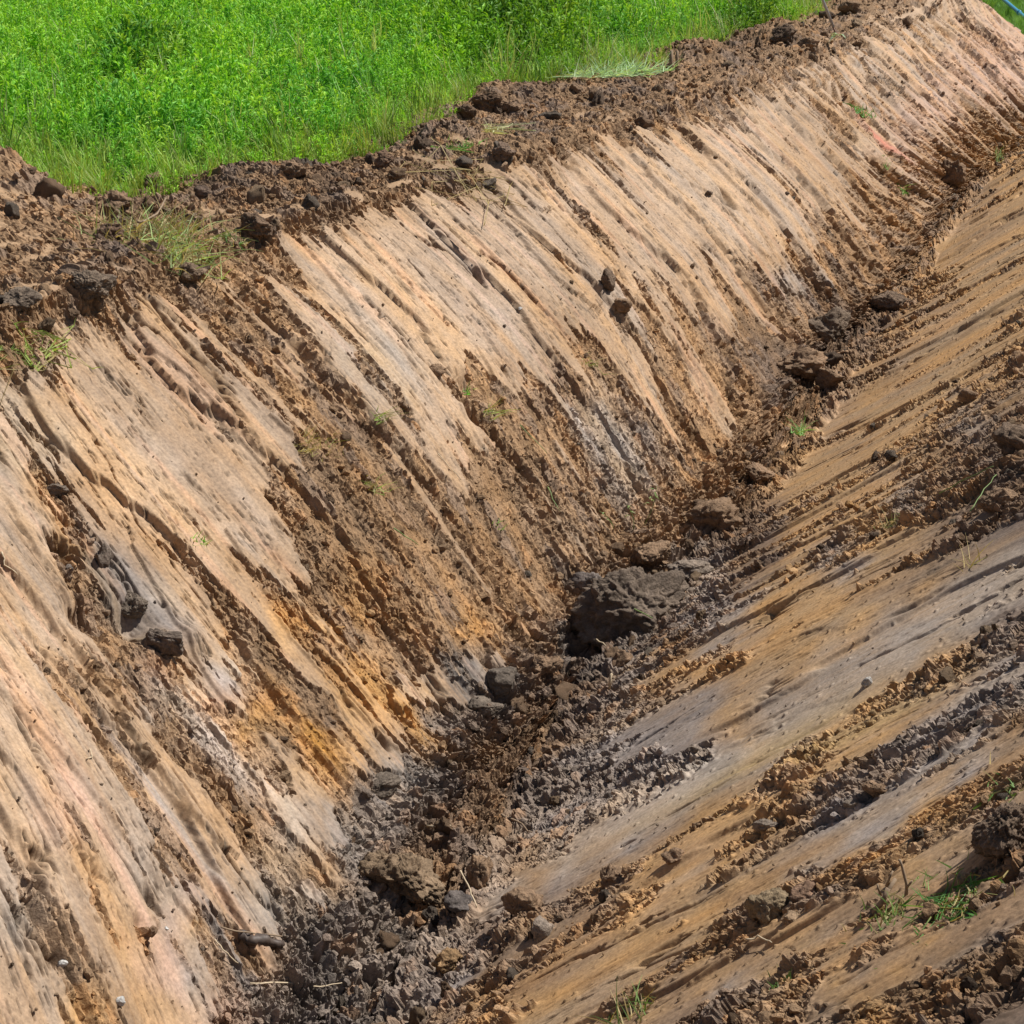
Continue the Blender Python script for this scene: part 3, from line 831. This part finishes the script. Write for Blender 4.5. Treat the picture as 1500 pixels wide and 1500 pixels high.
stone(761, 453, 8, 'tiny white stone in a groove of the upper far bank')
stone(243, 1361, 8, 'tiny white stone above the lowest white pebble')

# mid-size clods, one object each, sharing meshes
shapes = []
for k in range(12):
    v, f, t = clod_shape(4 if k < 6 else 3, 900 + k, 1.1, (1, RNG.uniform(.7, 1), RNG.uniform(.55, .85)))
    shapes.append((v, f, t))
protos = {}
def mid_mesh(k, cname, color):
    key = (k, cname)
    if key not in protos:
        v, f, t = shapes[k]
        o = make_mesh('soil_clod', v, f, M_CLOD, np.clip(np.array(color)[None] * t[:, None], .02, .8), np.ones(len(v)))
        protos[key] = o.data; bpy.data.objects.remove(o)
    return protos[key]
vis = (PX > -40) & (PX < 1540) & (PY > -20) & (PY < 1540) & (DEP > 2)
zones = [
    ('floor', (V_ > 6.9) & (V_ < 9.2), 105, (.03, .075), 'brown and grey clod among the rubble of the ditch floor', 'clods on the ditch floor'),
    ('near', (V_ > 9.2) & (V_ < 12), 62, (.022, .05), 'brown clod scattered on the near bank of the ditch', 'clods on the near bank'),
    ('far', (V_ > 5.3) & (V_ < 6.9), 42, (.02, .042), 'brown clod caught on the far bank face', 'clods on the far bank'),
    ('crest', (V_ > 2.2) & (V_ < 5.1), 95, (.035, .11), 'dark spoil clod along the crest strip beside the field', 'clods on the crest strip')]
cnames = {'b': BR, 'd': (.17,.12,.085), 'g': (.20,.16,.125), 't': (.30,.21,.135)}
for zn, mask, cnt, (r0, r1), lab, grp in zones:
    cand = np.argwhere(mask & vis & (m > .6))
    w = (DEP[cand[:, 0], cand[:, 1]] ** 1.0)
    w = w / w.sum()
    pick = RNG.choice(len(cand), cnt, replace=False, p=w)
    for q in pick:
        i, j = cand[q]; r = r0 + (r1 - r0) * RNG.random() ** 2.8
        cn = RNG.choice(['b', 'd', 'g', 't'], p=[.4, .25, .2, .15])
        o = bpy.data.objects.new('soil_clod', mid_mesh(int(RNG.integers(0, 12)), cn, cnames[cn]))
        COL.objects.link(o)
        place(o, Q[i, j] + NRM[i, j] * r * .12, RNG.uniform(0, 6.28, 3), r * RNG.uniform(.8, 1.25, 3))
        tag(o, lab, 'soil clod', grp)

# loose crumbs, uncountable: one object
def crumbs(n, level, r0, r1, pw, name, label, prob):
    v0 = [clod_shape(level, 1500 + k, 1.2, (1, .85, .7))[:2] for k in range(8)]
    fl = prob.ravel(); c = np.cumsum(fl); pick = np.searchsorted(c, RNG.random(n) * c[-1]).clip(0, len(fl) - 1)
    p = Q.reshape(-1, 3)[pick]; nn = NRM.reshape(-1, 3)[pick]; cb = colr.reshape(-1, 3)[pick]; mm = m.ravel()[pick]
    r = r0 + (r1 - r0) * RNG.random(n) ** pw
    p = p + nn * (r * .35)[:, None] + RNG.normal(0, .006, (n, 3)) * np.array([1, 1, 0])
    c2 = cb * RNG.uniform(.65, 1.25, (n, 1)) * np.where(mm[:, None] < .5, .7, 1.05)
    VV, FF, CC = [], [], []; off = 0
    kk = RNG.integers(0, 8, n)
    for k in range(8):
        s = np.where(kk == k)[0]; v, f = v0[k]
        a = RNG.uniform(0, 6.28, (len(s), 3)); ca, sa = np.cos(a), np.sin(a)
        x, y, z = np.repeat(v[None, :, 0], len(s), 0), np.repeat(v[None, :, 1], len(s), 0), np.repeat(v[None, :, 2], len(s), 0)
        x, y = x * ca[:, :1] - y * sa[:, :1], x * sa[:, :1] + y * ca[:, :1]
        y, z = y * ca[:, 1:2] - z * sa[:, 1:2], y * sa[:, 1:2] + z * ca[:, 1:2]
        x, y = x * ca[:, 2:] - y * sa[:, 2:], x * sa[:, 2:] + y * ca[:, 2:]
        w = np.stack([x, y, z], 2) * r[s][:, None, None] + p[s][:, None, :]
        VV.append(w.reshape(-1, 3)); FF.append((f[None] + (np.arange(len(s)) * len(v))[:, None, None] + off).reshape(-1, 3))
        CC.append(np.repeat(c2[s], len(v), 0)); off += len(s) * len(v)
    o = make_mesh(name, np.vstack(VV), np.vstack(FF), M_CLOD, np.clip(np.vstack(CC), .02, .7), np.ones(off), smooth=False)
    return tag(o, label, 'soil', kind='stuff')
area = (np.linalg.norm(du, axis=2) * np.linalg.norm(dv, axis=2))
vw = vis * area * (V_ > 1.6)
pr = vw * (m ** 2 * (.35 * far + .8 * near + 1.6 * floor_ + 1.1 * plat) + .004)
crumbs(14000, 2, .008, .036, 2.8, 'soil_rubble', 'broken soil lumps strewn over the torn strips of the ditch', pr)
pr2 = vw * (m * (.6 * far + 1.0 * near + 1.5 * floor_ + 1.0 * plat) + .035) / np.maximum(DEP, 3)
crumbs(60000, 1, .003, .011, 2.0, 'soil_crumbs', 'fine loose soil crumbs over banks and floor', pr2)

# ------------------------------------------------------------------ grass tufts, straws, twigs
GRN, DRY, PALE = (.12, .30, .05), (.33, .27, .13), (.42, .46, .26)
def tuft(x, y, hpx, n, color, label, spread=1.0, width=.006, name='grass_tuft', cat='grass tuft', lean=0., rad=.03, dry=.3, mat=None):
    c, nrm, _ = spot(x, y); h = hpx * pxm(x, y); r = np.random.default_rng(int(x * 3 + y))
    V, F, C = [], [], []
    for k in range(n):
        a = r.uniform(0, 6.28); st = r.normal(0, rad, 3) * np.array([1, 1, .1]); st = st - nrm * (st @ nrm) - nrm * .010; hh = h * r.uniform(.45, 1.1)
        d = np.array([math.cos(a), math.sin(a), 0]) * r.uniform(.1, spread) + np.array([0, 0, 1.]) * r.uniform(.25, 1) + np.array([lean, 0, 0])
        d /= np.linalg.norm(d); s = np.cross(d, [0.3, -.9, .2]); s /= np.linalg.norm(s); bend = r.normal(0, .3, 3) - np.array([0, 0, .4])
        w = width * r.uniform(.6, 1.3); o = len(V); nseg = 4
        for q in range(nseg + 1):
            t = q / nseg; p = st + d * hh * t + bend * hh * t * t * .5; ww = w * (1 - t * .85) * .5
            V += [p - s * ww, p + s * ww]
        for q in range(nseg): F.append([o + 2 * q, o + 2 * q + 1, o + 2 * q + 3, o + 2 * q + 2])
        if k: F.append([o, o + 1, o - 2 * nseg - 1, o - 2 * nseg - 2])
        base = 1.3 * np.array(DRY if r.random() < dry else color) * r.uniform(.75, 1.3)
        C += [base] * (2 * nseg + 2)
    o = make_mesh(name, np.array(V), np.array(F), M_LEAF if mat is None else mat, np.clip(np.array(C), 0, .8), smooth=False)
    o.location = c + nrm * .004
    return tag(o, label, cat)

def tube(pts, r0, r1, n=6, seed=0, knob=.0):
    pts = np.array(pts, float); r = np.random.default_rng(seed); V = []; F = []
    L = len(pts)
    for k, p in enumerate(pts):
        t = pts[min(k + 1, L - 1)] - pts[max(k - 1, 0)]; t /= np.linalg.norm(t)
        a = np.cross(t, [.31, .7, .2]); a /= np.linalg.norm(a); b = np.cross(t, a)
        rr = r0 + (r1 - r0) * k / (L - 1)
        for q in range(n):
            an = q / n * 6.2832; V.append(p + (a * math.cos(an) + b * math.sin(an)) * rr * (1 + knob * r.normal()))
    for k in range(L - 1):
        for q in range(n):
            F.append([k * n + q, k * n + (q + 1) % n, (k + 1) * n + (q + 1) % n, (k + 1) * n + q])
    o = len(V); V += [pts[0], pts[-1]]
    F4 = F + [[o, (q + 1) % n, q, q] for q in []]
    for q in range(n):
        F4.append([o, (q + 1) % n, q, o]); F4.append([o + 1, (L - 1) * n + q, (L - 1) * n + (q + 1) % n, o + 1])
    quads = [f for f in F4 if len(set(f)) == 4]; tris = [f[:3] for f in F4 if len(set(f)) == 3]
    return V, quads, tris
M_WOOD = plain_material('weathered_wood', (.24, .17, .11), .85, .4, 60)
M_PALEWOOD = plain_material('pale_root', (.50, .40, .27), .8, .25, 80)
M_DARKWOOD = plain_material('wet_dark_wood', (.07, .05, .04), .6, .4, 50)
M_GREENSTALK = plain_material('green_stalk', (.16, .24, .07), .6, .3, 50)
def tube_ob(name, pts, r0, r1, mat, label=None, cat=None, seed=0, knob=.1, n=6, parent=None, group=None, loc=None):
    V, q, t = tube(pts, r0, r1, n, seed, knob)
    me = bpy.data.meshes.new(name); me.from_pydata([tuple(v) for v in V], [], q + t); me.update()
    for p in me.polygons: p.use_smooth = True
    me.materials.append(mat)
    o = bpy.data.objects.new(name, me); COL.objects.link(o)
    if parent: o.parent = parent
    if loc is not None: o.location = loc
    return tag(o, label, cat, group)
def twig(pxs, r0, r1, mat, label, lift=.01, name='twig', cat='twig', knob=.12):
    """pxs: photo pixels of points lying on the soil"""
    pts = []
    r = np.random.default_rng(int(pxs[0][0]))
    anchors = [spot(x, y)[0] + spot(x, y)[1] * (lift + (p[2] if len(p) > 2 else 0)) for p in pxs for x, y in [p[:2]]]
    for a, b in zip(anchors[:-1], anchors[1:]):
        for t in np.linspace(0, 1, 4, endpoint=False): pts.append(a + (b - a) * t + r.normal(0, min(r0 * .6, .004), 3))
    pts.append(anchors[-1])
    c = pts[0].copy()
    return tube_ob(name, [p - c for p in pts], r0, r1, mat, label, cat, knob=knob, loc=c)

tuft(215, 345, 80, 240, (.24,.30,.12), 'heap of dead and green grass with stems hanging over the crest clods', 1.6, .008, 'grass_heap', 'grass heap', .1, .18, .6)
tuft(270, 370, 60, 110, (.24,.32,.12), 'lower spill of torn grass below the dead grass heap', 1.8, .008, lean=.3, rad=.14, dry=.5)
tuft(345, 350, 22, 22, (.10,.22,.06), 'small green sprig right of the dead grass heap', 1.4, rad=.05)
tuft(680, 214, 22, 60, GRN, 'low green tuft among the crest clods below the largest spoil clod', 1.8, rad=.09, dry=.2)
tuft(715, 187, 12, 50, PALE, 'flattened pale grass behind the low green tuft', 2.2, rad=.16, dry=.4)
tuft(690, 258, 9, 40, DRY, 'dry grass scraps on the crest above the pale smears', 2.4, rad=.25, dry=.7)
tuft(905, 104, 36, 300, (.36,.50,.28), 'pale silvery grass laid flat at the field edge', 1.8, .010, lean=.2, rad=.24, dry=.12)
tuft(870, 105, 60, 60, (.30,.42,.16), 'tall yellow green grass left of the pale laid grass', .7, .009, rad=.2, dry=.2)
tuft(1168, 632, 34, 34, (.20,.34,.12), 'fresh grey green tuft growing in the upper ditch floor', 1.5, .008, rad=.03, dry=.1)
tuft(1330, 1320, 34, 70, (.13,.24,.07), 'patch of short green weeds around the broken stems on the near bank', 1.5, .006, rad=.12, dry=.3)
tuft(1390, 1318, 28, 60, (.10,.24,.06), 'green weed patch right of the broken stems', 1.6, .006, rad=.10, dry=.25)
tuft(1305, 1340, 34, 24, (.15,.24,.07), 'weeds at the left foot of the broken stems', 1.4, rad=.04)
tuft(925, 1488, 70, 40, (.12,.20,.06), 'grass tuft at the bottom edge of the picture on the near bank', 1.3, .006, rad=.05, dry=.5)
tuft(1420, 830, 60, 12, (.36,.36,.20), 'few dry blades standing on the near bank at the right', 1.0, .006, rad=.03, dry=.5)
tuft(1465, 232, 22, 60, (.13,.22,.07), 'dull green tuft at the ditch floor near the right edge', 1.6, .008, rad=.1)
tuft(1262, 162, 18, 46, (.12,.26,.08), 'green leafy scrap lying in the hollow of the upper right bank', 1.8, .012, rad=.08, dry=.1)
tuft(1300, 245, 16, 20, GRN, 'green blades above the pink clay smear foot', 1.6, .006, rad=.06, dry=.1)
tuft(1325, 275, 22, 34, GRN, 'trailing green weed low on the upper right bank', 1.8, .008, rad=.09, dry=.1)
tuft(555, 612, 42, 12, (.24,.34,.10), 'green weed with drooping stalks on the middle far bank', 1.6, .005, rad=.03, dry=.2, lean=.5)
tuft(550, 715, 40, 16, (.24,.34,.10), 'weed strands on the rough middle bank below the drooping weed', 1.6, .004, rad=.05, dry=.3, lean=.6)
tuft(690, 575, 18, 16, (.14,.34,.05), 'bright green sprig in the middle bank hollow', 1.6, .007, rad=.02, dry=0)
tuft(720, 605, 45, 18, (.22,.30,.08), 'weed trailing down from the middle bank hollow', 1.5, .005, rad=.04, dry=.3, lean=.8)
tuft(860, 530, 22, 18, (.22,.34,.10), 'thin green scrap on the upper middle far bank', 1.8, .005, rad=.05, dry=.3, lean=.6)
tuft(445, 655, 40, 34, (.30,.28,.10), 'dry yellow grass at the lower end of the left smear', 1.3, .004, rad=.06, dry=.6, lean=.4)
tuft(480, 650, 30, 26, (.26,.28,.10), 'dry grass right of the yellow grass on the left smear end', 1.3, .004, rad=.06, dry=.5, lean=.5)
tuft(292, 792, 20, 26, (.18,.40,.06), 'bright green tuft in a groove of the left bank', 1.5, .006, rad=.03, dry=.1)
tuft(60, 505, 18, 40, (.26,.36,.08), 'yellow green tuft at the left crest by the edge', 2.2, .008, rad=.12, dry=.3)
tuft(15, 515, 18, 30, (.20,.30,.08), 'green scraps on the crest at the very left edge', 2.2, .006, rad=.12, dry=.3)
tuft(730, 772, 20, 10, (.22,.36,.12), 'small green weed in the lower middle bank', 1.8, .006, rad=.03, dry=0)
tuft(1310, 760, 26, 18, (.20,.26,.10), 'thin green scrap on the near bank below the dark floor streak', 1.8, .004, rad=.05, dry=.4)
tuft(1290, 775, 16, 14, (.18,.26,.08), 'low weed scrap left of the thin green scrap', 1.8, .004, rad=.04, dry=.3)
tuft(1470, 1150, 26, 22, (.12,.22,.06), 'dull weeds above the low dark clod at the right edge', 1.6, .006, rad=.07, dry=.3)
tuft(1140, 1438, 26, 16, (.10,.18,.05), 'dark green sprig on the lower near bank', 1.5, .006, rad=.03, dry=.2)

# tall stalk with leaves on the lower far bank
def sprig(x, y, hpx, label, lean=(.2, 0, 1), nl=5, mat=None, col=(.24,.36,.12), ll=.05):
    c, n, _ = spot(x, y); h = hpx * pxm(x, y)
    d = np.array(lean, float); d /= np.linalg.norm(d)
    root = bpy.data.objects.new('weed_sprig', None); root.empty_display_size = .05; COL.objects.link(root); root.location = c
    tag(root, label, 'weed')
    tube_ob('stem', [d * h * t + np.array([.02 * math.sin(t * 3), 0, 0]) for t in np.linspace(0, 1, 6)], .003, .0015, M_GREENSTALK, parent=root, knob=.05)
    r = np.random.default_rng(int(x))
    for k in range(nl):
        a = r.uniform(0, 6.28); dd = np.array([[math.cos(a), math.sin(a), r.uniform(-.5, .5)]]); dd /= np.linalg.norm(dd)
        v, f = leaf_quads((d * h * (.55 + .45 * k / nl))[None], dd, np.array([[0, 0, 1.]]), np.array([ll]), np.array([ll * .28]))
        make_mesh('leaf', v, f, M_LEAF, np.tile(np.array(col) * r.uniform(.8, 1.2), (len(v), 1)), smooth=False, parent=root)
    return root
sprig(945, 768, 62, 'tall thin weed with drooping leaves low on the far bank', (.25, 0, 1), 6)
sprig(928, 775, 40, 'short leaning weed left of the tall thin weed', (-.3, 0, 1), 3)
sprig(900, 775, 36, 'yellow leaning weed stem left of both thin weeds', (-.8, 0, 1), 2)
sprig(1212, 62, 26, 'silvery leafed sprig lying under the metal rod', (1.0, -.1, .7), 9, col=(.40,.52,.36), ll=.12)

twig([(865,943,.02),(890,955,.02)], .006, .003, M_PALEWOOD, 'pale straw leaning in the shaded hollow before the largest block', .02)
twig([(930,915,.10),(968,927,.05)], .005, .003, M_GREENSTALK, 'green straw stuck on the front of the largest block', .05)
c, n, _ = spot(893, 1008)
tube_ob('twig', [(0, 0, 0), (.003, 0, .04), (.010, 0, .085)], .009, .007, M_PALEWOOD, 'short pale stub standing upright in the ditch floor', 'twig', loc=c)
twig([(365,1442),(420,1438),(465,1447),(505,1440)], .004, .002, M_PALEWOOD, 'long pale root lying across the foreground bank foot', .012, 'root', 'root')
twig([(320,1362),(365,1372),(410,1376)], .004, .003, M_WOOD, 'thin brown root above the black log', .02, 'root', 'root')
twig([(350,1373,.0),(372,1380,.006),(390,1379),(412,1386)], .026, .015, M_DARKWOOD, 'short black wet log at the foreground bank foot', .006, 'log', 'log', .28)
twig([(735,1200),(760,1210),(782,1222)], .006, .003, M_WOOD, 'brown twig on the grey floor rubble', .02)
twig([(690,1300,.08),(697,1318,.04),(702,1332,0)], .004, .003, M_PALEWOOD, 'thin curved root beside the floor hole', .01, 'root', 'root')
twig([(625,1214),(660,1212)], .006, .003, M_PALEWOOD, 'yellowish straw in the foreground floor rubble', .02)
twig([(312,1378),(330,1398),(346,1414)], .003, .002, M_PALEWOOD, 'straight straw left of the black log', .01)
twig([(1095,1382),(1115,1378),(1135,1385)], .004, .002, M_PALEWOOD, 'curled pale root below the round tan clod', .015, 'root', 'root')
twig([(1380,727),(1420,708),(1460,690)], .004, .002, M_GREENSTALK, 'long straw across the near bank at the right', .03)
twig([(1430,760,.02),(1450,730,.03),(1468,708,.02)], .003, .002, M_GREENSTALK, 'upper straw crossing the long straw on the near bank', .03)
twig([(205,355,.10),(232,345,.12),(246,328,.16)], .008, .004, M_WOOD, 'bent brown branch in the dead grass heap', .02, 'branch', 'branch')
twig([(245,355,.05),(262,372,.04),(290,370,.04)], .006, .003, M_GREENSTALK, 'bent green stem below the bent brown branch', .02, 'stalk', 'stalk')
twig([(640,665),(675,705)], .003, .002, M_PALEWOOD, 'fine straw on the rough middle bank', .01)
twig([(575,775),(610,800)], .004, .002, M_GREENSTALK, 'green straw on the lower middle bank', .015)
twig([(760,625),(800,665)], .003, .002, M_GREENSTALK, 'green straw below the middle bank hollow', .015)
twig([(800,715),(818,752)], .004, .002, M_GREENSTALK, 'short green straw on the lower bank above the largest block', .015)
twig([(0,812),(8,830),(22,845)], .005, .002, M_PALEWOOD, 'pale straw at the left edge of the bank', .012)
twig([(130,1098),(134,1110),(126,1112)], .003, .002, M_PALEWOOD, 'tiny hooked straw on the lower left smear', .006)

# broken woody stems on the near bank
def stems(x, y, parts, label):
    c, n, _ = spot(x, y); s = pxm(x, y)
    root = bpy.data.objects.new('broken_stem', None); COL.objects.link(root); root.location = c
    tag(root, label, 'stem')
    for k, (pts, r0, r1) in enumerate(parts):
        q = [np.array([a * s, 0.015 * math.sin(3 * a), b * s]) for a, b in pts]
        tube_ob('stalk', q, r0, r1, M_WOOD, parent=root, knob=.12, seed=k, n=7)
stems(1280, 1336, [([(0, -6), (6, 12), (12, 26), (18, 42)], .011, .008), ([(12, 26), (20, 40), (30, 52)], .007, .006), ([(11, 24), (4, 40), (2, 48)], .004, .003), ([(17, 40), (20, 62), (24, 68)], .004, .003)],
      'dark forked broken stem standing on the near bank')
stems(1327, 1312, [([(0, -6), (1, 10), (-1, 20), (-4, 32), (-8, 46), (-12, 56)], .006, .004), ([(0, 12), (6, 28)], .004, .003)],
      'thin crooked broken stem right of the forked stem')
stems(985, 106, [([(-2, -6), (-2, 16), (-2, 32)], .022, .018)], 'left brown stub of the twin stakes at the crest')
stems(991, 105, [([(0, -6), (0, 16), (0, 30)], .016, .014)], 'right brown stub of the twin stakes at the crest')

# metal rod and blue pipe
M_STEEL = plain_material('galvanised_steel', (.42, .44, .46), .45, .15, 30, metal=.6, bump=.05)
M_RUST = plain_material('rusty_steel', (.30, .17, .12), .8, .3, 40)
M_BLUE = plain_material('blue_plastic', (.04, .26, .42), .4, .15, 20, bump=.05)
c, n, _ = spot(1224, 44)
root = bpy.data.objects.new('metal_rod', None); COL.objects.link(root); root.location = c
tag(root, 'grey metal rod leaning out of the spoil beside the field', 'rod')
dr = np.array([-.46, 0, 1.]); dr /= np.linalg.norm(dr)
tube_ob('shaft', [dr * t for t in (.06, .5, 1.1, 1.6)], .019, .019, M_STEEL, parent=root, knob=0, n=10)
tube_ob('foot', [dr * t for t in (-.15, .02, .062)], .012, .012, M_RUST, parent=root, knob=.02, n=10)
a1 = unproj(1464, -6, -.62); a2 = unproj(1530, 50, -.66)
mid_ = (a1 + a2) / 2
root = bpy.data.objects.new('water_pipe', None); COL.objects.link(root); root.location = mid_
tag(root, 'blue plastic pipe running down at the top right corner', 'pipe')
ax = (a2 - a1); axn = ax / np.linalg.norm(ax)
tube_ob('pipe', [ax * t for t in (-.5, -.2, 0, .25, .5)], .035, .035, M_BLUE, parent=root, knob=0, n=14)
tube_ob('collar', [ax * -.02, ax * -.02 + axn * .12], .048, .048, M_BLUE, parent=root, knob=0, n=14)

# grasses beyond the dip at the far end of the bank
cp = []
fa, fb = FG.shape[:2]
i = RNG.random(400000) ** .6 * 5.9; j = fb * .55 + RNG.random(400000) * (fb * .45 - 2)
i0 = i.astype(int); j0 = j.astype(int); u = (i - i0)[:, None]; v = (j - j0)[:, None]
cp = (FG[i0, j0] * (1 - u) + FG[i0 + 1, j0] * u) * (1 - v) + (FG[i0, j0 + 1] * (1 - u) + FG[i0 + 1, j0 + 1] * u) * v
i = RNG.integers(int(nu * .93), nu - 2, 9000); j = RNG.integers(int(np.argmin(abs(pv - 1))), int(np.argmin(abs(pv - 4.6))), 9000)
cp = np.vstack([cp, Q[i, j]])
vx, vy, _ = proj(cp); cp = cp[(vx > 1438) & (vx < 1640) & (vy > -60) & (vy < 110)]; cp = cp[RNG.permutation(len(cp))]
vx, vy, vd = proj(cp); key = np.floor(vx / 4).astype(int) * 1000 + np.floor(vy / 4).astype(int) + 50
od_ = np.argsort(key, kind='stable'); ks = key[od_]; first = np.searchsorted(ks, ks); rank = np.arange(len(ks)) - first
cp = cp[od_[rank < 8]]; print('verge', len(cp))
scatter(blades, cp, RNG.uniform(.5, 1.0, len(cp)) * np.clip(proj(cp)[2] / 32, .6, 3), np.array([.16, .33, .06]) * RNG.uniform(.7, 1.4, (len(cp), 1)), 'verge_grass', M_LEAF,
        'rough green verge grass beyond the far end of the bank', 'grass', .3)

scene.render.resolution_x = 1024; scene.render.resolution_y = 1024
